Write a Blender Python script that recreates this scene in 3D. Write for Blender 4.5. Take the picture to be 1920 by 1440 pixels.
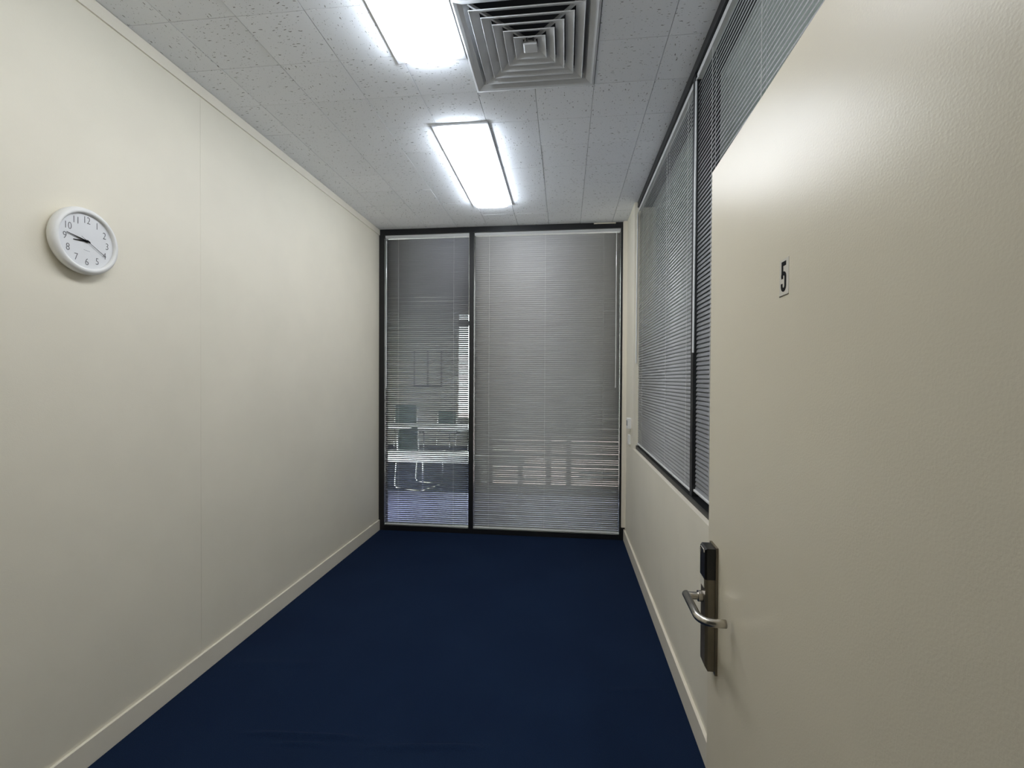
import bpy, bmesh, math, random
from mathutils import Vector, Matrix
random.seed(7)
PI = math.pi
C = bpy.context.scene.collection
for o in list(bpy.data.objects):
    bpy.data.objects.remove(o)

# ------------------------------------------------------------------ camera, light, exposure
CAM_Z = 1.496
yaw, pitch, roll = 0.113, -0.011, -0.0051
cy, sy = math.cos(yaw), math.sin(yaw)
fw = Vector((-sy*math.cos(pitch), cy*math.cos(pitch), math.sin(pitch)))
rt = Vector((cy, sy, 0)); dn = fw.cross(rt)
r2 = rt*math.cos(roll) + dn*math.sin(roll)
d2 = -rt*math.sin(roll) + dn*math.cos(roll)
cam_d = bpy.data.cameras.new('camera'); cam = bpy.data.objects.new('camera', cam_d); C.objects.link(cam)
cam.matrix_world = Matrix(((r2.x, -d2.x, -fw.x, 0), (r2.y, -d2.y, -fw.y, 0), (r2.z, -d2.z, -fw.z, CAM_Z), (0, 0, 0, 1)))
cam_d.sensor_fit = 'HORIZONTAL'; cam_d.sensor_width = 36; cam_d.lens = 871.75/1920*36; cam_d.clip_start = 0.02
bpy.context.scene.camera = cam
vs = bpy.context.scene.view_settings
vs.view_transform = 'Standard'; vs.look = 'None'; vs.gamma = 1; vs.use_curve_mapping = False
vs.exposure = 0.33
world = bpy.data.worlds.new('sky'); bpy.context.scene.world = world; world.use_nodes = True
bgn = world.node_tree.nodes['Background']
bgn.inputs[0].default_value = (0.93, 0.96, 1.0, 1); bgn.inputs[1].default_value = 7.0
LIGHT_POWER = 11.0          # emission strength of the two fluorescent lenses in the room
NEXT_POWER = 19.0            # lens in the room beyond the right-hand window
CLASS_POWER = 1.2           # lens in the classroom and in the added passage light

# ------------------------------------------------------------------ materials
def new_mat(name):
    m = bpy.data.materials.new(name); m.use_nodes = True
    nt = m.node_tree
    return m, nt, nt.nodes['Principled BSDF']
def N(nt, t, **kw):
    n = nt.nodes.new(t)
    for k, v in kw.items():
        setattr(n, k, v)
    return n
def bump(nt, b, height_socket, strength, dist):
    bn = N(nt, 'ShaderNodeBump'); bn.inputs['Strength'].default_value = strength; bn.inputs['Distance'].default_value = dist
    nt.links.new(height_socket, bn.inputs['Height']); nt.links.new(bn.outputs['Normal'], b.inputs['Normal'])
def plain(name, col, rough=0.5, metal=0.0, spec=0.5, var=0.06, nscale=8, bstr=0.0, bscale=200, bdist=0.001, coat=0.0):
    m, nt, b = new_mat(name)
    tc = N(nt, 'ShaderNodeTexCoord')
    no = N(nt, 'ShaderNodeTexNoise'); no.inputs['Scale'].default_value = nscale; no.inputs['Detail'].default_value = 4
    nt.links.new(tc.outputs['Object'], no.inputs['Vector'])
    rp = N(nt, 'ShaderNodeValToRGB')
    rp.color_ramp.elements[0].position = 0.3; rp.color_ramp.elements[1].position = 0.7
    rp.color_ramp.elements[0].color = (*[c*(1-var) for c in col], 1)
    rp.color_ramp.elements[1].color = (*[min(1, c*(1+var)) for c in col], 1)
    nt.links.new(no.outputs['Fac'], rp.inputs['Fac']); nt.links.new(rp.outputs['Color'], b.inputs['Base Color'])
    b.inputs['Roughness'].default_value = rough; b.inputs['Metallic'].default_value = metal
    b.inputs['Specular IOR Level'].default_value = spec; b.inputs['Coat Weight'].default_value = coat
    if bstr:
        n2 = N(nt, 'ShaderNodeTexNoise'); n2.inputs['Scale'].default_value = bscale; n2.inputs['Detail'].default_value = 3
        nt.links.new(tc.outputs['Object'], n2.inputs['Vector'])
        bump(nt, b, n2.outputs['Fac'], bstr, bdist)
    return m
def emit(name, col, strength):
    m = bpy.data.materials.new(name); m.use_nodes = True; nt = m.node_tree
    nt.nodes.remove(nt.nodes['Principled BSDF'])
    e = N(nt, 'ShaderNodeEmission'); e.inputs[0].default_value = (*col, 1); e.inputs[1].default_value = strength
    nt.links.new(e.outputs[0], nt.nodes['Material Output'].inputs[0])
    return m
def glass(name, tint=(0.93, 0.96, 0.95)):
    m = bpy.data.materials.new(name); m.use_nodes = True; nt = m.node_tree
    nt.nodes.remove(nt.nodes['Principled BSDF'])
    tr = N(nt, 'ShaderNodeBsdfTransparent'); tr.inputs[0].default_value = (*tint, 1)
    gl = N(nt, 'ShaderNodeBsdfGlossy'); gl.inputs['Roughness'].default_value = 0.02
    lw = N(nt, 'ShaderNodeLayerWeight'); lw.inputs[0].default_value = 0.5
    pw = N(nt, 'ShaderNodeMath', operation='POWER'); pw.inputs[1].default_value = 5.0
    nt.links.new(lw.outputs['Facing'], pw.inputs[0])
    fr = N(nt, 'ShaderNodeMath', operation='MULTIPLY_ADD'); fr.inputs[1].default_value = 0.92; fr.inputs[2].default_value = 0.04
    nt.links.new(pw.outputs[0], fr.inputs[0])
    mx = N(nt, 'ShaderNodeMixShader')
    nt.links.new(fr.outputs[0], mx.inputs[0]); nt.links.new(tr.outputs[0], mx.inputs[1]); nt.links.new(gl.outputs[0], mx.inputs[2])
    nt.links.new(mx.outputs[0], nt.nodes['Material Output'].inputs[0])
    return m

M = {}
M['wall'] = plain('cream_vinyl_wall', (0.82, 0.772, 0.645), 0.55, spec=0.35, var=0.025, nscale=3, bstr=0.22, bscale=260, bdist=0.0012)
M['trim'] = plain('cream_gloss_trim', (0.84, 0.785, 0.665), 0.35, var=0.02, nscale=5)
M['door'] = plain('cream_gloss_door', (0.735, 0.675, 0.53), 0.31, spec=0.38, var=0.02, nscale=3, bstr=0.20, bscale=280, bdist=0.0010)
M['frame'] = plain('dark_bronze_aluminium', (0.007, 0.0075, 0.009), 0.4, spec=0.5, var=0.15, nscale=20)
M['slat_shaded'] = plain('shaded_grey_blind_slat', (0.36, 0.365, 0.38), 0.36, spec=0.5, var=0.03, nscale=4)  # same slats, base colour darkened for the blinds in duller light
M['slat'] = plain('lit_grey_blind_slat', (0.60, 0.60, 0.605), 0.36, spec=0.55, var=0.03, nscale=4)  # same slats, base colour lightened for the glow on the wide far blind
M['rail'] = plain('grey_blind_rail', (0.62, 0.625, 0.62), 0.4, var=0.03, nscale=6)
M['cord'] = plain('pale_cord', (0.75, 0.75, 0.74), 0.8, var=0.05, nscale=60)
M['wand'] = plain('clear_plastic_wand', (0.82, 0.84, 0.86), 0.12, spec=0.8, var=0.03, nscale=40, coat=0.5)
M['white'] = plain('white_plastic', (0.84, 0.84, 0.82), 0.4, var=0.02, nscale=20)
M['vent'] = plain('vent_grey_metal', (0.60, 0.61, 0.62), 0.45, var=0.04, nscale=12)
M['dark'] = plain('dark_cavity', (0.018, 0.02, 0.026), 0.8, var=0.1)
M['steel'] = plain('brushed_steel', (0.56, 0.53, 0.48), 0.27, metal=1.0, var=0.06, nscale=60)
M['bronze'] = plain('satin_bronze_plate', (0.20, 0.175, 0.135), 0.35, metal=0.7, var=0.06, nscale=50)
M['black'] = plain('black_plastic', (0.005, 0.005, 0.006), 0.32, var=0.1, nscale=30)
M['ink'] = plain('black_print', (0.008, 0.008, 0.009), 0.8, spec=0.1, var=0.05, nscale=30)
M['digit'] = plain('grey_print', (0.10, 0.10, 0.105), 0.6, var=0.05, nscale=30)
M['sticker'] = plain('pale_sticker', (0.66, 0.63, 0.55), 0.4, spec=0.3, var=0.02, nscale=30)
M['dial'] = plain('white_dial', (0.78, 0.79, 0.80), 0.5, var=0.015, nscale=20)
M['glass'] = glass('window_glass')
M['lens'] = emit('fluorescent_lens', (0.97, 0.97, 0.99), LIGHT_POWER)
M['added_lens_side'] = emit('boosted_lens_side', (0.82, 0.90, 1.0), LIGHT_POWER*3.1)  # side emission boosted and bluish, added to brighten the ceiling
M['lens_next'] = emit('fluorescent_lens_next_room', (0.95, 0.98, 1.0), NEXT_POWER)
M['lens_class'] = emit('fluorescent_lens_classroom', (1.0, 0.98, 0.93), CLASS_POWER)
M['plaster'] = plain('pale_plaster', (0.60, 0.60, 0.55), 0.8, var=0.03)
M['lavender'] = plain('pale_blue_grey_vinyl', (0.19, 0.20, 0.345), 0.5, var=0.06, nscale=6)
M['navy_next'] = plain('navy_carpet_beyond', (0.02, 0.03, 0.07), 0.95, var=0.2, nscale=60)
M['paving'] = plain('pink_paving', (0.55, 0.42, 0.40), 0.9, var=0.12, nscale=3)
M['garden'] = plain('pale_render', (0.62, 0.58, 0.56), 0.9, var=0.08, nscale=2)
M['whitepaint'] = plain('white_paint', (0.82, 0.84, 0.82), 0.35, var=0.02)
M['green'] = plain('dull_green_plastic', (0.06, 0.11, 0.09), 0.5, var=0.08)
M['greyseat'] = plain('pale_grey_plastic', (0.42, 0.42, 0.44), 0.5, var=0.05)
M['chrome'] = plain('chrome_tube', (0.85, 0.85, 0.86), 0.12, metal=1.0, var=0.02)
M['cork'] = plain('grey_pin_board', (0.30, 0.31, 0.31), 0.9, var=0.06, nscale=30)

def carpet_mat():
    m, nt, b = new_mat('navy_carpet')
    tc = N(nt, 'ShaderNodeTexCoord')
    a = N(nt, 'ShaderNodeTexNoise'); a.inputs['Scale'].default_value = 420; a.inputs['Detail'].default_value = 3
    c = N(nt, 'ShaderNodeTexNoise'); c.inputs['Scale'].default_value = 2.2; c.inputs['Detail'].default_value = 5
    for n in (a, c):
        nt.links.new(tc.outputs['Object'], n.inputs['Vector'])
    r1 = N(nt, 'ShaderNodeValToRGB')
    r1.color_ramp.elements[0].position = 0.3; r1.color_ramp.elements[1].position = 0.72
    r1.color_ramp.elements[0].color = (0.0036, 0.0092, 0.028, 1); r1.color_ramp.elements[1].color = (0.0098, 0.025, 0.066, 1)
    r2_ = N(nt, 'ShaderNodeValToRGB')
    r2_.color_ramp.elements[0].position = 0.35; r2_.color_ramp.elements[1].position = 0.65
    r2_.color_ramp.elements[0].color = (0.86, 0.9, 0.92, 1); r2_.color_ramp.elements[1].color = (1.08, 1.08, 1.04, 1)
    mx = N(nt, 'ShaderNodeMix', data_type='RGBA', blend_type='MULTIPLY'); mx.inputs[0].default_value = 1
    nt.links.new(a.outputs['Fac'], r1.inputs[0]); nt.links.new(c.outputs['Fac'], r2_.inputs[0])
    nt.links.new(r1.outputs[0], mx.inputs[6]); nt.links.new(r2_.outputs[0], mx.inputs[7])
    nt.links.new(mx.outputs[2], b.inputs['Base Color'])
    b.inputs['Roughness'].default_value = 0.95; b.inputs['Specular IOR Level'].default_value = 0.12
    bump(nt, b, a.outputs['Fac'], 0.5, 0.003)
    return m
M['carpet'] = carpet_mat()

def tile_mat():
    # fissured mineral-fibre ceiling tile: short dark flecks running along the tile's own Y axis
    m, nt, b = new_mat('fissured_ceiling_tile')
    tc = N(nt, 'ShaderNodeTexCoord'); oi = N(nt, 'ShaderNodeObjectInfo')
    off = N(nt, 'ShaderNodeVectorMath', operation='SCALE'); off.inputs[0].default_value = (37.0, 71.0, 0); nt.links.new(oi.outputs['Random'], off.inputs['Scale'])
    add = N(nt, 'ShaderNodeVectorMath', operation='ADD')
    nt.links.new(tc.outputs['Object'], add.inputs[0]); nt.links.new(off.outputs[0], add.inputs[1])
    def flecks(sx, sy_, thr, seed):
        wob = N(nt, 'ShaderNodeTexNoise'); wob.inputs['Scale'].default_value = 55; wob.inputs['Detail'].default_value = 1
        nt.links.new(add.outputs[0], wob.inputs['Vector'])
        ws = N(nt, 'ShaderNodeVectorMath', operation='SCALE'); ws.inputs['Scale'].default_value = 0.012
        nt.links.new(wob.outputs['Color'], ws.inputs[0])
        ad = N(nt, 'ShaderNodeVectorMath', operation='ADD'); nt.links.new(add.outputs[0], ad.inputs[0]); nt.links.new(ws.outputs[0], ad.inputs[1])
        mp = N(nt, 'ShaderNodeMapping'); mp.inputs['Scale'].default_value = (sx, sy_, 0.0); mp.inputs['Location'].default_value = (seed, seed*1.7, 0)
        mp.inputs['Rotation'].default_value = (0, 0, 0.15*seed)
        nt.links.new(ad.outputs[0], mp.inputs['Vector'])
        vo = N(nt, 'ShaderNodeTexVoronoi', voronoi_dimensions='2D'); vo.inputs['Scale'].default_value = 1.0
        nt.links.new(mp.outputs[0], vo.inputs['Vector'])
        sep = N(nt, 'ShaderNodeSeparateColor'); nt.links.new(vo.outputs['Color'], sep.inputs[0])
        rad = N(nt, 'ShaderNodeMath', operation='MULTIPLY_ADD'); rad.inputs[1].default_value = thr; rad.inputs[2].default_value = -0.5*thr; nt.links.new(sep.outputs[0], rad.inputs[0])
        lt = N(nt, 'ShaderNodeMath', operation='LESS_THAN'); nt.links.new(vo.outputs['Distance'], lt.inputs[0]); nt.links.new(rad.outputs[0], lt.inputs[1])
        return lt.outputs[0]
    f1 = flecks(72, 19, 0.30, 0.4); f2 = flecks(120, 50, 0.24, 1.3)
    mxx = N(nt, 'ShaderNodeMath', operation='MAXIMUM'); nt.links.new(f1, mxx.inputs[0]); nt.links.new(f2, mxx.inputs[1])
    tint = N(nt, 'ShaderNodeValToRGB'); tint.color_ramp.elements[0].color = (0.88, 0.90, 0.93, 1); tint.color_ramp.elements[1].color = (0.92, 0.94, 0.97, 1)
    nt.links.new(oi.outputs['Random'], tint.inputs[0])
    mx = N(nt, 'ShaderNodeMix', data_type='RGBA'); mx.inputs[7].default_value = (0.30, 0.30, 0.30, 1)
    nt.links.new(mxx.outputs[0], mx.inputs[0]); nt.links.new(tint.outputs[0], mx.inputs[6])
    nt.links.new(mx.outputs[2], b.inputs['Base Color'])
    b.inputs['Roughness'].default_value = 0.9; b.inputs['Specular IOR Level'].default_value = 0.2
    inv = N(nt, 'ShaderNodeMath', operation='SUBTRACT'); inv.inputs[0].default_value = 1; nt.links.new(mxx.outputs[0], inv.inputs[1])
    gr = N(nt, 'ShaderNodeTexNoise'); gr.inputs['Scale'].default_value = 260; nt.links.new(add.outputs[0], gr.inputs['Vector'])
    sm = N(nt, 'ShaderNodeMath', operation='MULTIPLY_ADD'); sm.inputs[1].default_value = 0.3
    nt.links.new(gr.outputs['Fac'], sm.inputs[0]); nt.links.new(inv.outputs[0], sm.inputs[2])
    bump(nt, b, sm.outputs[0], 0.5, 0.002)
    return m
M['tile'] = tile_mat()

# ------------------------------------------------------------------ mesh helpers
class MB:
    def __init__(s): s.v = []; s.f = []
    def box(s, x0, x1, y0, y1, z0, z1):
        k = len(s.v)
        s.v += [(x0, y0, z0), (x1, y0, z0), (x1, y1, z0), (x0, y1, z0), (x0, y0, z1), (x1, y0, z1), (x1, y1, z1), (x0, y1, z1)]
        s.f += [tuple(k+i for i in q) for q in ((3, 2, 1, 0), (4, 5, 6, 7), (0, 1, 5, 4), (1, 2, 6, 5), (2, 3, 7, 6), (3, 0, 4, 7))]
        return s
    def prism(s, pts, z0, z1):
        k = len(s.v); n = len(pts)
        s.v += [(p[0], p[1], z0) for p in pts] + [(p[0], p[1], z1) for p in pts]
        s.f += [tuple(k+i for i in reversed(range(n))), tuple(k+n+i for i in range(n))]
        s.f += [(k+i, k+(i+1) % n, k+n+(i+1) % n, k+n+i) for i in range(n)]
        return s
    def strip(s, a, b, closed=True):
        # quads between two equal rings of points
        k = len(s.v); n = len(a); s.v += list(a)+list(b)
        for i in range(n if closed else n-1):
            j = (i+1) % n
            s.f.append((k+i, k+j, k+n+j, k+n+i))
        return s
    def tube(s, path, r, n=12, caps=True):
        pts = [Vector(p) for p in path]; k = len(s.v); up = None
        for i, p in enumerate(pts):
            t = (pts[min(i+1, len(pts)-1)] - pts[max(i-1, 0)]).normalized()
            if up is None:
                up = Vector((0, 0, 1)) if abs(t.z) < 0.9 else Vector((1, 0, 0))
            a = t.cross(up).normalized(); up = a.cross(t).normalized()
            for j in range(n):
                q = p + (a*math.cos(2*PI*j/n) + up*math.sin(2*PI*j/n))*r
                s.v.append(tuple(q))
        for i in range(len(pts)-1):
            for j in range(n):
                s.f.append((k+i*n+j, k+i*n+(j+1) % n, k+(i+1)*n+(j+1) % n, k+(i+1)*n+j))
        if caps:
            s.f.append(tuple(k+j for j in reversed(range(n))))
            s.f.append(tuple(k+(len(pts)-1)*n+j for j in range(n)))
        return s
    def lathe(s, prof, n=64):
        # prof: (radius, height) about local Z
        k = len(s.v)
        for r, h in prof:
            for j in range(n):
                s.v.append((r*math.cos(2*PI*j/n), r*math.sin(2*PI*j/n), h))
        for i in range(len(prof)-1):
            for j in range(n):
                s.f.append((k+i*n+j, k+i*n+(j+1) % n, k+(i+1)*n+(j+1) % n, k+(i+1)*n+j))
        return s
    def mesh(s, name, mat, smooth=False, bevel=0.0):
        me = bpy.data.meshes.new(name); me.from_pydata(s.v, [], s.f); me.update()
        bm = bmesh.new(); bm.from_mesh(me)
        bmesh.ops.recalc_face_normals(bm, faces=bm.faces)
        if bevel:
            es = [e for e in bm.edges if len(e.link_faces) == 2 and e.calc_face_angle(0) > 0.6]
            bmesh.ops.bevel(bm, geom=es, offset=bevel, segments=2, profile=0.7, affect='EDGES')
        bm.to_mesh(me); bm.free()
        if smooth:
            for p in me.polygons: p.use_smooth = True
        me.materials.append(mat)
        return me
def put(name, me, parent=None, loc=(0, 0, 0), rot=(0, 0, 0)):
    o = bpy.data.objects.new(name, me); C.objects.link(o)
    o.location = loc; o.rotation_euler = rot
    if parent: o.parent = parent
    return o
def obj(name, mb, mat, parent=None, loc=(0, 0, 0), rot=(0, 0, 0), smooth=False, bevel=0.0):
    return put(name, mb.mesh(name, mat, smooth, bevel), parent, loc, rot)
def struct(name, mb, mat, label=None, bevel=0.0):
    o = obj(name, mb, mat, bevel=bevel); o['kind'] = 'structure'
    if label: o['label'] = label
    return o
def tag(o, label, cat, group=None):
    o['label'] = label; o['category'] = cat
    if group: o['group'] = group
    return o
def thing(name, label, cat, loc=(0, 0, 0), rotz=0, group=None):
    o = bpy.data.objects.new(name, None); C.objects.link(o); o.empty_display_size = 0.1
    o.location = loc; o.rotation_euler = (0, 0, rotz)
    return tag(o, label, cat, group)
def frame_of(o, origin, ax, ay, az):
    o.matrix_world = Matrix(((ax[0], ay[0], az[0], origin[0]), (ax[1], ay[1], az[1], origin[1]), (ax[2], ay[2], az[2], origin[2]), (0, 0, 0, 1)))

# ------------------------------------------------------------------ room measures (metres)
CEIL = 2.950
XL, XR = -1.817, 0.563          # left wall face, right wall face
YF = 4.397                      # front of the far partition
YB = 0.32                       # inside face of the doorway wall
XFR = 0.589                     # front of right-hand window frame

# floor: carpet with a few soft ripples near the doorway
def ripple(x, y):
    h = 0.0
    for x0, y0, x1, y1, w, a in ((-1.34, 1.80, -0.80, 1.834, 0.013, 0.0120), (-1.15, 1.765, -0.95, 1.78, 0.011, 0.010), (-0.82, 1.785, -0.30, 1.85, 0.014, 0.010),
                                 (-1.75, 2.235, -1.25, 2.285, 0.035, 0.004), (0.0, 1.72, 0.45, 1.78, 0.02, 0.004), (0.28, 3.10, 0.31, 3.125, 0.008, 0.004), (0.18, 2.25, 0.5, 2.30, 0.02, 0.003)):
        dx, dy = x1-x0, y1-y0; L = math.hypot(dx, dy)
        t = ((x-x0)*dx+(y-y0)*dy)/L/L
        d = ((x-x0)*-dy+(y-y0)*dx)/L
        e = max(0.0, abs(t-0.5)*2-0.55)/0.45
        h += a*math.exp(-(d/w)**2)*math.exp(-(e*1.8)**2)
    return h
mb = MB()
xs = [XL-0.02 + i*0.04 for i in range(62)]
xs[-1] = 0.62
ys = [0.2, 0.6, 1.0, 1.3, 1.5, 1.6] + [1.6+0.0075*i for i in range(1, 107)] + [2.45, 2.6, 2.8, 3.0, 3.05] + [3.06+0.006*i for i in range(17)] + [3.3, 3.7, 4.1, 4.45]
for y in ys:
    for x in xs:
        mb.v.append((x, y, ripple(x, y)))
nx = len(xs)
for j in range(len(ys)-1):
    for i in range(nx-1):
        mb.f.append((j*nx+i, j*nx+i+1, (j+1)*nx+i+1, (j+1)*nx+i))
fl = put('floor', mb.mesh('floor', M['carpet'], True)); fl['kind'] = 'structure'; fl['label'] = 'dark navy blue carpet with slight ripples near the doorway'

# left wall: two lining panels with a fine joint
wl = struct('wall_left', MB().box(XL-0.10, XL-0.012, 0.1, 4.5, -0.02, 3.1), M['wall'], 'long cream wall with the clock')
for y0, y1 in ((0.1, 0.943), (0.946, 2.1446), (2.1454, 4.45)):
    obj('wall_panel', MB().box(XL-0.012, XL, y0, y1, 0, 2.99), M['wall'], wl, bevel=0.0008)
struct('trim_1', MB().box(XL-0.002, XL+0.008, 0.32, YF, 2.896, 2.9485), M['trim'], 'flat cream cornice strip along the top of the left wall', bevel=0.001)
struct('baseboard_left', MB().box(XL-0.002, XL+0.012, 0.32, YF, 0, 0.100), M['trim'], 'cream skirting board along the left wall', bevel=0.0015)

# right wall: dado under the window, full height pieces at both ends
mb = MB().box(XR, 0.71, 0.1, 4.5, -0.02, 0.924).box(XR, 0.71, 3.92, 4.5, 0.924, 3.1).box(XR, 0.71, 0.1, 0.55, 0.924, 3.1).box(0.60, 0.71, 0.55, 3.92, 2.952, 3.1)
struct('wall_right', mb, M['wall'], 'cream wall below and beyond the right-hand window')
struct('baseboard_right', MB().box(XR-0.014, XR+0.002, 0.40, YF, 0, 0.104), M['trim'], 'cream skirting board along the right wall', bevel=0.0015)
struct('trim_2', MB().box(0.527, XR+0.001, YF-0.030, YF+0.01, 0.128, 2.949), M['trim'], 'cream cover strip in the right far corner', bevel=0.0015)

# doorway wall behind the camera's view, with its opening
mb = MB().box(XL, -0.56, 0.2, YB, 0, 3.1).box(0.40, XR, 0.2, YB, 0, 3.1).box(-0.56, 0.40, 0.2, YB, 2.06, 3.1)
struct('wall_front', mb, M['wall'], 'cream wall with the doorway the room is seen through')
mb = MB().box(-3.0, 2.4, -1.6, -1.5, 0, 3.1).box(-3.1, -3.0, -1.6, 0.2, 0, 3.1).box(2.3, 2.4, -1.6, 0.2, 0, 3.1).box(-3.1, XL, 0.2, 0.3, 0, 3.1)
mb.box(-3.1, 2.4, -1.6, 0.2, -0.1, -0.001).box(-3.1, 2.4, -1.6, 0.2, 2.75, 2.85)
struct('wall_corridor', mb, M['plaster'], 'corridor shell outside the doorway')

# ceiling: dark void board above, single tiles below it
ce = struct('ceiling', MB().box(XL-0.05, 0.72, 0.2, 4.5, 3.10, 3.14), M['dark'], 'grid of square fissured mineral tiles')
P = 0.2921
colx = [XL+0.001] + [-1.618+P*i for i in range(8)] + [0.5885]
rowy = [YB+0.002] + [2.335+P*k for k in range(-6, 7)] + [YF]
L1 = (-0.770, -0.449, 0.827, 2.079); L2 = (-0.770, -0.441, 2.610, 3.861)
VENT = (-0.450, 0.134, 1.751, 2.335)
tile_cache = {}
def tile_mesh(w, d, flip):
    key = (round(w, 3), round(d, 3), flip)
    if key not in tile_cache:
        g = 0.0011
        a, b = (w, d) if not flip else (d, w)
        tile_cache[key] = MB().box(-a/2+g, a/2-g, -b/2+g, b/2-g, 0, 0.015).mesh('ceiling_tile', M['tile'], bevel=0.0011)
    return tile_cache[key]
def lay(x0, x1, y0, y1, flip):
    if y1-y0 < 0.01: return
    put('ceiling_tile', tile_mesh(x1-x0, y1-y0, flip), ce, ((x0+x1)/2, (y0+y1)/2, CEIL + random.uniform(-0.0004, 0.0006)), (random.uniform(-.0015, .0015), random.uniform(-.0015, .0015), PI/2 if flip else 0))
for i in range(len(colx)-1):
    for j in range(len(rowy)-1):
        x0, x1, y0, y1 = colx[i], colx[i+1], rowy[j], rowy[j+1]
        xm, ym = (x0+x1)/2, (y0+y1)/2
        flip = random.random() < 0.45
        if VENT[0] < xm < VENT[1] and VENT[2] < ym < VENT[3]: continue
        done = False
        for L in (L1, L2):
            if L[0] < xm < L[1]:
                if y0 >= L[2]-0.03 and y1 <= L[3]+0.001: done = True
                elif y0 < L[3]-0.01 and y1 > L[3]:
                    lay(x0, x1, L[3]-0.004, y1, flip); done = True
                elif y0 < L[2]-0.03 and y1 > L[2]:
                    lay(x0, x1, y0, L[2]+0.004, flip); done = True
        if not done: lay(x0, x1, y0, y1, flip)
struct('wall_leak_block', MB().box(XL-0.05, 0.72, YF+0.006, 4.5, 2.952, 3.12), M['dark'], 'added dark board that stops daylight leaking through the void over the far partition')  # added out of sight to block daylight leaking over the partition
struct('trim_3', MB().box(0.26, 0.46, YF-0.012, YF, 2.938, 2.946), M['trim'], 'short pale packing strip above the far frame')

# ------------------------------------------------------------------ far partition (window_1): frame members and panes
YO = YF + 0.10
w1 = thing('window_1', 'x', 'x'); del w1['category']; w1['kind'] = 'structure'; w1['label'] = 'black framed full height glazed partition at the far end'
for nm, b in (('left_jamb', (XL, -1.762, YF, YO, 0, CEIL)), ('right_jamb', (0.510, 0.562, YF, YO, 0, CEIL)), ('mullion', (-0.918, -0.871, YF, YO, 0.048, 2.898)),
              ('head_rail', (-1.762, 0.510, YF, YO, 2.898, CEIL)), ('bottom_rail', (-1.762, 0.510, YF, YO, 0.0, 0.048))):
    obj(nm, MB().box(*b), M['frame'], w1, bevel=0.0015)
for x0, x1 in ((-1.762, -0.918), (-0.871, 0.510)):
    obj('pane', MB().box(x0-0.004, x1+0.004, YF+0.075, YF+0.081, 0.044, 2.902), M['glass'], w1)

# right-hand window (window_2)
XO = 0.70
w2 = thing('window_2', 'x', 'x'); del w2['category']; w2['kind'] = 'structure'; w2['label'] = 'long black framed internal window in the right wall'
for nm, b in (('far_jamb', (XFR, XO, 3.94, 3.99, 0.924, 2.952)), ('near_jamb', (XFR, XO, 0.55, 0.60, 0.924, 2.952)), ('mullion', (XFR, XO, 2.233, 2.274, 0.953, 2.905)),
              ('head_rail', (XFR-0.004, XO, 0.60, 3.94, 2.905, 2.952)), ('sill_rail', (XFR-0.004, XO, 0.55, 3.94, 0.9245, 0.953))):
    obj(nm, MB().box(*b), M['frame'], w2, bevel=0.0015)
for y0, y1 in ((0.60, 2.233), (2.274, 3.94)):
    obj('pane', MB().box(0.672, 0.678, y0-0.004, y1+0.004, 0.949, 2.909), M['glass'], w2)

# ------------------------------------------------------------------ venetian blinds
PITCH = 0.01965
def slat_mesh(length, mat, width=0.025, crown=0.0028, n=6):
    mb = MB(); t = 0.0004; up = []; lo = []
    for i in range(n+1):
        u = i/n*2-1
        up.append((u*width/2, crown*(1-u*u)+t/2)); lo.append((u*width/2, crown*(1-u*u)-t/2))
    ring = up + lo[::-1]; k = len(ring); x0, x1 = -length/2, length/2
    # ends slightly rounded: pull the outer corners in
    def xe(y, s): return s*(length/2 - 0.004*max(0, abs(y)/(width/2)-0.55)/0.45)
    mb.v = [(xe(y, -1), y, z) for y, z in ring] + [(xe(y, 1), y, z) for y, z in ring]
    mb.f = [(i, (i+1) % k, k+(i+1) % k, k+i) for i in range(k)] + [tuple(range(k)), tuple(k+i for i in reversed(range(k)))]
    me = mb.mesh('slat', mat)
    for p in me.polygons: p.use_smooth = len(p.vertices) == 4
    return me
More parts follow.
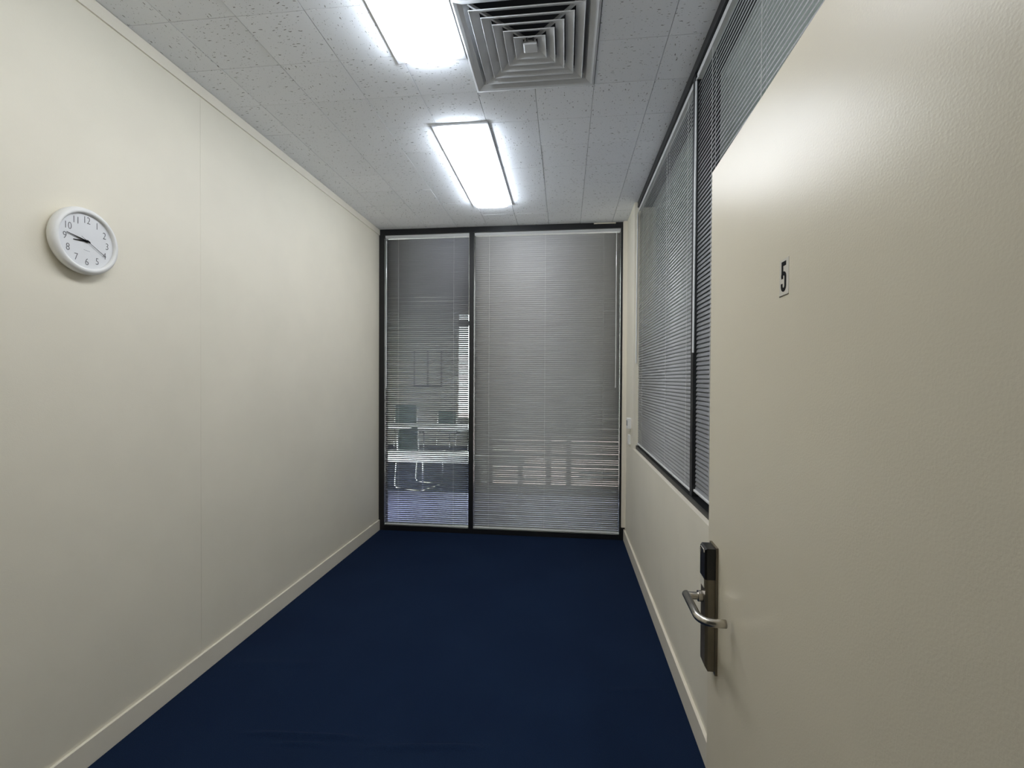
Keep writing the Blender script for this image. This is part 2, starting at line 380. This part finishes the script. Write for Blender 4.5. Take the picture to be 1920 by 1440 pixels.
def venetian(label, centre, rotz, length, z_bot, z_top, tilt, cords, wand=None, mat='slat', group='venetian blinds'):
    """centre: plan position; local X runs along the blind, local Y points out of the room; tilt > 0 lifts the room edge"""
    t = thing('venetian_blind', label, 'blind', (centre[0], centre[1], z_bot), rotz, group)
    h = z_top - z_bot
    hr = MB().box(-length/2, length/2, -0.0125, 0.0125, h-0.026, h)
    obj('headrail', hr, M['rail'], t, bevel=0.002)
    # bottom rail: rounded channel
    prof = [(-0.0125, 0.003), (-0.010, 0.0), (0.010, 0.0), (0.0125, 0.003), (0.0125, 0.009), (0.006, 0.0125), (-0.006, 0.0125), (-0.0125, 0.009)]
    mb = MB(); k = len(prof)
    mb.v = [(-length/2, y, z) for y, z in prof] + [(length/2, y, z) for y, z in prof]
    mb.f = [(i, (i+1) % k, k+(i+1) % k, k+i) for i in range(k)] + [tuple(range(k)), tuple(k+i for i in reversed(range(k)))]
    br = obj('bottom_rail', mb, M['rail'], t)
    for s in (-1, 1):
        obj('end_cap', MB().box(s*length/2-0.003, s*length/2+0.003, -0.0115, 0.0115, 0.0008, 0.0115), M['white'], br, bevel=0.001)
    me = slat_mesh(length-0.006, M[mat])
    n = int((h-0.026-0.022)/PITCH)
    for i in range(n):
        z = 0.024 + PITCH*i
        put('slat', me, t, (random.uniform(-.0008, .0008), 0, z + random.uniform(-.0004, .0004)), (-tilt + random.uniform(-.012, .012), random.uniform(-.0006, .0006), 0))
    yf = -(0.0125*math.cos(tilt)+0.0012)
    for c in cords:
        mb = MB().tube([(c, yf, 0.006), (c, yf, h-0.02)], 0.0008, 5).tube([(c, -yf, 0.006), (c, -yf, h-0.02)], 0.0008, 5)
        obj('ladder_cord', mb, M['cord'], t)
    if wand:
        wx, wz, wr = wand
        wd = obj('tilt_wand', MB().tube([(wx, -0.026, wz-z_bot), (wx, -0.022, h-0.05)], wr, 6), M['wand'], t)
        obj('wand_hook', MB().tube([(wx, -0.022, h-0.052), (wx, -0.020, h-0.035), (wx, -0.010, h-0.028)], 0.0016, 6), M['rail'], wd)
    return t
YBL = YF + 0.022
T1, T2, T3 = math.radians(39), math.radians(57.3), math.radians(-61)
lx0, lx1 = -1.757, -0.922
c0 = (lx0+lx1)/2
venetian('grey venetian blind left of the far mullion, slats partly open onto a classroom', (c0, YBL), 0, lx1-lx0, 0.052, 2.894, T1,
         [-1.624-c0, -1.071-c0], (lx0+0.016-c0, 1.40, 0.0035), 'slat_shaded')
rx0, rx1 = -0.868, 0.507
c0 = (rx0+rx1)/2
venetian('wide grey venetian blind right of the far mullion, closed slats glinting at the top', (c0, YBL), 0, rx1-rx0, 0.052, 2.894, T2,
         [-0.724-c0, -0.189-c0, 0.355-c0], (0.468-c0, 1.42, 0.0035))
XB = XFR + 0.018
y0, y1 = 2.278, 3.936
c0 = (y0+y1)/2
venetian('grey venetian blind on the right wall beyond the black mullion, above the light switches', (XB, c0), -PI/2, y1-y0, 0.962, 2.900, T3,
         [c0-2.40, c0-2.88, c0-3.73], (c0-3.915, 1.63, 0.0035), 'slat_shaded')
y0, y1 = 0.604, 2.229
c0 = (y0+y1)/2
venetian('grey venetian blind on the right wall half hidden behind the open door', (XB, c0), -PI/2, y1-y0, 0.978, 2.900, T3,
         [c0-1.53, c0-2.02], (c0-2.205, 1.62, 0.0045), 'slat_shaded')

# ------------------------------------------------------------------ ceiling lights
def ceiling_light(L, label, lens_mat, z=CEIL, group='recessed fluorescent lights', side_mat=None):
    x0, x1, y0, y1 = L; cx, cy_ = (x0+x1)/2, (y0+y1)/2
    t = thing('ceiling_light', label, 'light', (cx, cy_, z), 0, group)
    w, d = (x1-x0)/2, (y1-y0)/2; b = 0.030; e = 0.016
    mb = MB().box(-w, -w+b, -d, d, -0.010, 0.012).box(w-b, w, -d, d, -0.010, 0.012).box(-w+b, w-b, -d, -d+e, -0.010, 0.012).box(-w+b, w-b, d-e, d, -0.010, 0.012)
    obj('frame', mb, M['vent'], t, bevel=0.002)
    obj('housing', MB().box(-w+0.012, w-0.012, -d+0.01, d-0.01, 0.0125, 0.10), M['vent'], t)
    # prismatic lens with clipped corners; dropped sides added to throw light on the ceiling
    iw, idp, c = w-b+0.002, d-e+0.002, 0.035
    def octo(iw, idp, c): return [(-iw+c, -idp), (iw-c, -idp), (iw, -idp+c*0.6), (iw, idp-c*0.6), (iw-c, idp), (-iw+c, idp), (-iw, idp-c*0.6), (-iw, -idp+c*0.6)]
    a = [(p[0], p[1], -0.002) for p in octo(iw, idp, c)]; q = [(p[0], p[1], -0.036) for p in octo(iw-0.008, idp-0.016, c)]
    mb = MB(); mb.v += list(q); mb.f.append(tuple(range(8)))
    k = len(mb.v); mb.v += list(a); mb.f.append(tuple(range(k, k+8)))
    ln = obj('lens', mb, lens_mat, t)
    obj('added_lens_side', MB().strip(a, q), side_mat or lens_mat, ln)
    return t
ceiling_light(L1, 'long fluorescent ceiling light beside the air vent, cut by the photo top', M['lens'], side_mat=M['added_lens_side'])
ceiling_light(L2, 'long fluorescent ceiling light nearer the far partition, whole in view', M['lens'], side_mat=M['added_lens_side'])

# ------------------------------------------------------------------ air vent
vx, vy = (VENT[0]+VENT[1])/2, (VENT[2]+VENT[3])/2
t = thing('air_vent', 'square grey four way louvred air vent in the ceiling beside a light', 'vent', (vx, vy, CEIL))
hw = 0.2905
def sq(r, z): return [(-r, -r, z), (r, -r, z), (r, r, z), (-r, r, z)]
mb = MB().strip(sq(hw, 0.010), sq(hw, -0.006)).strip(sq(hw, -0.006), sq(hw-0.010, -0.009)).strip(sq(hw-0.010, -0.009), sq(hw-0.022, -0.005)).strip(sq(hw-0.022, -0.005), sq(0.250, 0.004)).strip(sq(0.250, 0.004), sq(0.232, 0.030))
obj('flange', mb, M['vent'], t)
mb = MB().strip(sq(0.270, 0.012), sq(0.270, 0.13)); k = len(mb.v); mb.v += sq(0.270, 0.13); mb.f.append((k, k+1, k+2, k+3))
obj('plenum_box', mb, M['dark'], t)
for r in (0.229, 0.187, 0.146, 0.106, 0.067):
    dl, hh, th = 0.036, 0.021, 0.0016
    mb = MB().strip(sq(r, -0.008), sq(r-dl, -0.008+hh)).strip(sq(r, -0.008), sq(r+th, -0.005)).strip(sq(r+th, -0.005), sq(r-dl+th, -0.008+hh+0.003)).strip(sq(r-dl+th, -0.008+hh+0.003), sq(r-dl, -0.008+hh))
    obj('louver', mb, M['vent'], t)
mb = MB().strip(sq(0.030, -0.007), sq(0.025, -0.010)).strip(sq(0.030, -0.007), sq(0.024, 0.012)); k = len(mb.v); mb.v += sq(0.025, -0.010); mb.f.append((k, k+1, k+2, k+3))
obj('centre_plate', mb, M['vent'], t)
for q in range(4):
    mb = MB().box(0.02, 0.330, -0.004, 0.004, 0.014, 0.026)
    obj('strut', mb, M['vent'], t, rot=(0, 0, PI/4+q*PI/2))
for s in (-1, 1):
    obj('clip', MB().box(s*0.014-0.002, s*0.014+0.002, -0.050, -0.030, 0.0, 0.010), M['dark'], t)

# ------------------------------------------------------------------ wall clock
t = thing('wall_clock', 'round white wall clock with grey numerals on the left wall', 'clock')
frame_of(t, (XL, 1.557, 2.003), (0, 1, 0), (0, 0, 1), (1, 0, 0))
prof = [(0.108, 0.0), (0.116, 0.006), (0.1225, 0.018), (0.1235, 0.027), (0.121, 0.036), (0.114, 0.0425), (0.107, 0.044), (0.1025, 0.041), (0.1005, 0.034)]
obj('case', MB().lathe(prof, 72), M['white'], t, smooth=True)
mb = MB().lathe([(0.1015, 0.0), (0.1015, 0.0335)], 72); k = len(mb.v); mb.v += [(0.1015*math.cos(2*PI*j/72), 0.1015*math.sin(2*PI*j/72), 0.0335) for j in range(72)]; mb.f.append(tuple(range(k, k+72)))
obj('dial', mb, M['dial'], t)
def text_mesh(s, size, thin=0.0, sx=1.0, mat=None):
    cu = bpy.data.curves.new('numeral', 'FONT'); cu.body = s; cu.size = size; cu.align_x = 'CENTER'; cu.align_y = 'CENTER'; cu.offset = thin; cu.extrude = 0.0003
    tmp = bpy.data.objects.new('tmp', cu); C.objects.link(tmp)
    dg = bpy.context.evaluated_depsgraph_get(); dg.update()
    me = bpy.data.meshes.new_from_object(tmp.evaluated_get(dg)); me.name = 'numeral'
    bpy.data.objects.remove(tmp)
    for v in me.vertices: v.co.x *= sx
    me.materials.clear(); me.materials.append(mat)
    return me
for h in range(1, 13):
    a = PI/2 - h*PI/6
    put('numeral', text_mesh(str(h), 0.037, -0.0006, 0.78, M['digit']), t, (0.0775*math.cos(a), 0.0775*math.sin(a), 0.0339))
def hand(name, ang, L, w, tail, z, tip=0.4):
    a = PI/2 - math.radians(ang)
    mb = MB().prism([(-tail, -w*0.5), (0, -w), (L, -w*tip), (L, w*tip), (0, w), (-tail, w*0.5)], 0, 0.0008)
    return obj(name, mb, M['ink'], t, (0, 0, z), (0, 0, a))
hand('hour_hand', 264, 0.050, 0.0032, 0.010, 0.0352)
hand('minute_hand', 281, 0.075, 0.0024, 0.012, 0.0364)
hand('second_hand', 121, 0.080, 0.0007, 0.026, 0.0376, 1.0)
mb = MB().lathe([(0.0045, 0.0335), (0.0045, 0.0388), (0.002, 0.0398), (0.0002, 0.0398)], 20); obj('hub', mb, M['ink'], t)
obj('maker_mark', MB().tube([(-0.011, -0.0335, 0.0336), (0.0, -0.0345, 0.0336), (0.012, -0.0355, 0.0336)], 0.0004, 4), M['digit'], t)

# ------------------------------------------------------------------ open door (door_1)
dr = bpy.data.objects.new('door_1', None); C.objects.link(dr)
dr['kind'] = 'structure'; dr['label'] = 'open glossy cream door with number and lever handle at right'
DX = Vector((-0.0272, -0.99963, 0)); DN = Vector((-0.99963, 0.0272, 0))
# local x along the door towards the hinge, local y up, local z out of the face
frame_of(dr, (0.381, 1.269, 0.0), DX, (0, 0, 1), DN)
obj('door_leaf', MB().box(-0.010, 0.91, 0.010, 2.040, -0.042, 0), M['door'], dr, bevel=0.0012)
ns = obj('number_sticker', MB().box(0.413, 0.448, 1.641, 1.702, 0, 0.0004), M['sticker'], dr)
# condensed bold figure 5 as an outline
def arc(cx, cy_, rx, ry, a0, a1, n): return [(cx+rx*math.cos(math.radians(a0+(a1-a0)*i/n)), cy_+ry*math.sin(math.radians(a0+(a1-a0)*i/n))) for i in range(n+1)]
def stroke(path, wx, wy):
    out = []; inn = []
    for i, p in enumerate(path):
        a = Vector(path[max(i-1, 0)]); b = Vector(path[min(i+1, len(path)-1)]); d = (b-a).normalized(); nrm = Vector((d.y, -d.x))
        out.append((p[0]+nrm.x*wx, p[1]+nrm.y*wy)); inn.append((p[0]-nrm.x*wx, p[1]-nrm.y*wy))
    return out, inn
bx, by, bw, bh = 0.4195, 1.6475, 0.0195, 0.0505
mb = MB()
mb.prism([(bx+0.0015, by+bh-0.0075), (bx+bw-0.001, by+bh-0.0075), (bx+bw-0.001, by+bh), (bx+0.0015, by+bh)], 0.0004, 0.0008)
mb.prism([(bx+0.0015, by+0.0215), (bx+0.0078, by+0.0215), (bx+0.0078, by+bh), (bx+0.0015, by+bh)], 0.0004, 0.0008)
cxm = bx+0.0095; rx = 0.0068
path = [(bx+0.0040, by+0.0245)] + arc(cxm, by+0.0245, rx, 0.0058, 150, 0, 8) + arc(cxm, by+0.0095, rx, 0.0068, 0, -180, 12) + [(cxm-rx, by+0.0135)]
o_, i_ = stroke(path, 0.0033, 0.0034)
for k in range(len(path)-1):
    mb.prism([o_[k], o_[k+1], i_[k+1], i_[k]], 0.0004, 0.0008)
obj('figure', mb, M['ink'], ns)
obj('sticker_edge_shadow', MB().box(0.413, 0.448, 1.6398, 1.641, 0, 0.0010), M['bronze'], ns)  # dark strip standing in for the shadow under the raised bottom edge
# lock body
lk = obj('lock_plate', MB().box(0.022, 0.079, 0.764, 1.081, 0.0, 0.006), M['bronze'], dr, bevel=0.001)
def chamfer_body(x0, x1, y0, y1, z0, z1, c, cb, ct):
    base = [(x0, y0, z0), (x1, y0, z0), (x1, y1, z0), (x0, y1, z0)]; top = [(x0+c, y0+cb, z1), (x1-c*0.4, y0+cb, z1), (x1-c*0.4, y1-ct, z1), (x0+c, y1-ct, z1)]
    mid = [(x0, y0, z1-c*1.1), (x1, y0, z1-c*1.1), (x1, y1, z1-c*1.1), (x0, y1, z1-c*1.1)]
    m = MB().strip(base, mid).strip(mid, top); k = len(m.v); m.v += top; m.f.append((k, k+1, k+2, k+3)); k = len(m.v); m.v += base; m.f.append((k, k+1, k+2, k+3)); return m
obj('lock_body', chamfer_body(0.026, 0.075, 0.772, 1.0, 0.006, 0.029, 0.006, 0.012, 0.0), M['bronze'], lk)
rd = obj('card_reader', chamfer_body(0.0255, 0.0755, 1.0, 1.077, 0.006, 0.031, 0.005, 0.0, 0.004), M['black'], lk)
obj('reader_rim', MB().tube([(0.034, 1.056, 0.0305), (0.0345, 1.068, 0.0310), (0.040, 1.0725, 0.0310), (0.066, 1.0725, 0.0310), (0.070, 1.066, 0.0310)], 0.0016, 6), M['steel'], rd)
obj('key_label', MB().box(0.032, 0.066, 0.976, 0.998, 0.029, 0.0305), M['sticker'], lk)
lv = obj('lever_handle', MB().tube([(0.050, 0.948, 0.028), (0.050, 0.948, 0.0655)], 0.0092, 16), M['steel'], lk, smooth=False)
bend = [(0.050, 0.948, 0.059), (0.056, 0.948, 0.068), (0.066, 0.948, 0.0685)]
path = [(0.0425, 0.948, 0.068), (0.150, 0.948, 0.068)] + [(0.150+0.034*math.sin(math.radians(a)), 0.948, 0.034+0.034*math.cos(math.radians(a))) for a in (15, 30, 45, 60, 75, 90)] + [(0.184, 0.948, 0.013)]
obj('grip', MB().tube(path, 0.0095, 18), M['steel'], lv, smooth=True)
mb = MB().tube([(0.050, 0.948, 0.029), (0.050, 0.948, 0.041)], 0.0135, 24)
obj('rose', mb, M['steel'], lv)

# ------------------------------------------------------------------ wall controls by the far corner
t = thing('thermostat', 'white square thermostat box on the right wall near the far corner, upper of two', 'thermostat', (XR, 4.075, 1.120))
obj('case', MB().box(-0.030, 0.0, -0.045, 0.045, -0.044, 0.044), M['white'], t, bevel=0.003)
obj('display', MB().box(-0.0312, -0.029, -0.030, 0.030, -0.020, 0.026), M['cork'], t)
t = thing('light_switch', 'small white light switch on the right wall just under the thermostat', 'switch', (XR, 4.10, 0.978))
obj('plate', MB().box(-0.016, 0.0, -0.033, 0.033, -0.040, 0.040), M['white'], t, bevel=0.003)
obj('rocker', MB().box(-0.019, -0.0155, -0.014, 0.014, -0.020, 0.020), M['white'], t, bevel=0.0015)

# ------------------------------------------------------------------ room beyond the right-hand window
mb = MB().box(2.6, 2.7, -0.5, 5.2, 0, 3.05).box(0.71, 2.6, 4.5, 4.6, 0, 3.05).box(0.71, 2.6, 0.0, 0.1, 0, 3.05)
struct('wall_next_room', mb, M['whitepaint'], 'pale walls of the room beyond the right-hand window')
struct('floor_next_room', MB().box(0.71, 2.6, 0.1, 4.5, -0.1, 0), M['whitepaint'])
struct('ceiling_next_room', MB().box(0.711, 2.6, 0.1, 4.5, 2.953, 3.05), M['whitepaint'])
ceiling_light((1.35, 1.66, 1.1, 2.3), 'fluorescent light in the room behind the right-hand blinds', M['lens_next'], 2.952, None)

# ------------------------------------------------------------------ beyond the far partition: passage, classroom, courtyard
struct('floor_passage', MB().box(-5.0, 2.5, 4.5, 5.94, -0.1, 0), M['lavender'], 'pale blue grey floor just beyond the far partition')
struct('floor_classroom', MB().box(-5.0, -1.16, 5.94, 10.0, -0.1, 0.0).box(-1.16, 2.5, 5.94, 6.4, -0.1, 0), M['navy_next'])
struct('ceiling_classroom', MB().box(-5.0, 2.5, 4.5, 6.4, 2.952, 3.05).box(-5.0, -1.16, 6.4, 10.0, 2.952, 3.05), M['plaster'])
for nm, bs in (('wall_classroom_left', [(-5.1, -5.0, 4.5, 10.0, 0, 3.04)]),
               ('wall_classroom_back', [(-5.0, -2.33, 10.0, 10.1, 0, 3.04), (-2.33, -1.16, 10.0, 10.1, 0, 0.63), (-2.33, -1.16, 10.0, 10.1, 2.90, 3.04)]),
               ('wall_classroom_right', [(-1.16, -1.08, 6.48, 10.0, 0, 3.04)]), ('wall_passage_right', [(2.5, 2.6, 4.6, 6.5, 0, 3.04)]),
               ('wall_passage_front', [(0.72, 2.5, 4.6, 4.7, 0, 3.04)]), ('wall_passage_back', [(1.0, 2.5, 6.4, 6.5, 0, 3.04)])):
    mb = MB()
    for q in bs: mb.box(*q)
    struct(nm, mb, M['plaster'])
# courtyard window
w3 = thing('window_3', 'x', 'x'); del w3['category']; w3['kind'] = 'structure'; w3['label'] = 'bright courtyard glazing behind the wide closed blind'
for x in (-1.03, -0.215, 0.06, 0.97):
    obj('post', MB().box(x-0.035, x+0.035, 6.40, 6.46, 0, 2.95), M['frame'], w3)
obj('bottom_rail', MB().box(-1.06, 1.0, 6.40, 6.46, 0, 0.03), M['frame'], w3)
obj('pane', MB().box(-1.06, 1.0, 6.47, 6.476, 0.0, 2.95), M['glass'], w3)
for z in (0.10, 0.17, 0.24, 0.31):
    obj('rail', MB().box(-0.96, -0.36, 6.38, 6.395, z, z+0.022), M['whitepaint'], w3)
for z in (0.16, 0.225, 0.30):
    obj('rail', MB().box(0.20, 0.93, 6.38, 6.395, z, z+0.025), M['whitepaint'], w3)
w4 = thing('window_4', 'x', 'x'); del w4['category']; w4['kind'] = 'structure'; w4['label'] = 'bright classroom back window beside the far mullion'
obj('pane', MB().box(-2.33, -1.16, 10.04, 10.046, 0.63, 2.90), M['glass'], w4)
obj('transom', MB().box(-2.33, -1.16, 10.02, 10.07, 2.66, 2.76), M['frame'], w4)
struct('ground_courtyard', MB().box(-12, 12, 6.5, 20, -0.15, -0.03), M['paving'])
tag(obj('added_garden_wall', MB().box(-1.9, 9, 12.5, 12.8, -0.03, 4.4).box(-1.95, 9.05, 12.45, 12.85, 4.4, 4.48), M['garden']), 'added pale wall across the courtyard, raised to keep sky light off the passage', 'wall')  # added wall, its height shaped to block sky light from the passage
ceiling_light((-2.70, -2.15, 8.0, 8.8), 'classroom ceiling light glimpsed through the left far blind', M['lens_class'], 2.952, None)
ceiling_light((-3.5, -3.2, 5.2, 6.4), 'unseen added light brightening the passage just beyond the far partition', M['lens_class'], 2.952, None)  # unseen light, added to brighten the passage

def desk(label, loc, w, d, h, thick, mat):
    t = thing('table', label, 'table', loc)
    obj('tabletop', MB().box(-w/2, w/2, -d/2, d/2, h-thick, h), mat, t, bevel=0.004)
    for sx in (-1, 1):
        for s_ in (-1, 1):
            obj('leg', MB().tube([(sx*(w/2-0.06), s_*(d/2-0.05), 0), (sx*(w/2-0.06), s_*(d/2-0.05), h-thick)], 0.016, 10), M['chrome'], t)
    return t
desk('low white table just beyond the far partition, seen through the left blind', (-1.75, 5.42, 0), 2.6, 0.40, 0.60, 0.075, M['whitepaint'])
desk('white topped classroom table behind the chrome chair', (-2.3, 7.28, 0), 2.1, 0.65, 0.74, 0.035, M['whitepaint'])
def chair(label, loc, rz, seat, back, bh):
    t = thing('classroom_chair', label, 'chair', loc, rz)
    obj('seat', MB().box(-0.21, 0.21, -0.21, 0.21, 0.42, 0.445), seat, t, bevel=0.01)
    obj('backrest', MB().prism([(-0.20, 0.185), (0.20, 0.185), (0.20, 0.205), (-0.20, 0.205)], bh-0.34, bh), back, t, bevel=0.008)
    for s in (-1, 1):
        x = s*0.225
        obj('sled_leg', MB().tube([(x, 0.20, bh-0.05), (x, 0.19, 0.47), (x, 0.16, 0.43), (x, -0.19, 0.43), (x, -0.23, 0.39), (x, -0.23, 0.05), (x, -0.20, 0.012), (x, 0.20, 0.012), (x, 0.24, 0.05), (x, 0.21, 0.42)], 0.011, 8), M['chrome'], t, smooth=True)
    obj('cross_bar', MB().tube([(-0.225, -0.19, 0.012), (0.225, -0.19, 0.012)], 0.011, 8), M['chrome'], t)
    return t
chair('chrome sled chair with grey seat behind the low white table', (-1.98, 6.2, 0), math.radians(70), M['greyseat'], M['green'], 0.80)
chair('dark green backed chair at the far side of the classroom', (-3.05, 8.9, 0), math.radians(180), M['green'], M['green'], 0.98)
chair('dark chair by the bright back window', (-2.25, 9.2, 0), math.radians(160), M['greyseat'], M['green'], 0.86)
pb = thing('notice_board', 'thin framed board on the classroom back wall', 'board', (-3.0, 9.99, 1.5))
obj('panel', MB().box(-0.30, 0.30, -0.02, 0.0, -0.15, 0.55), M['plaster'], pb)
obj('frame', MB().box(-0.32, -0.29, -0.025, 0, -0.2, 0.6).box(0.29, 0.32, -0.025, 0, -0.2, 0.6).box(-0.29, 0.29, -0.025, 0, -0.2, -0.17).box(-0.02, 0.02, -0.026, 0, -0.17, 0.6), M['dark'], pb)
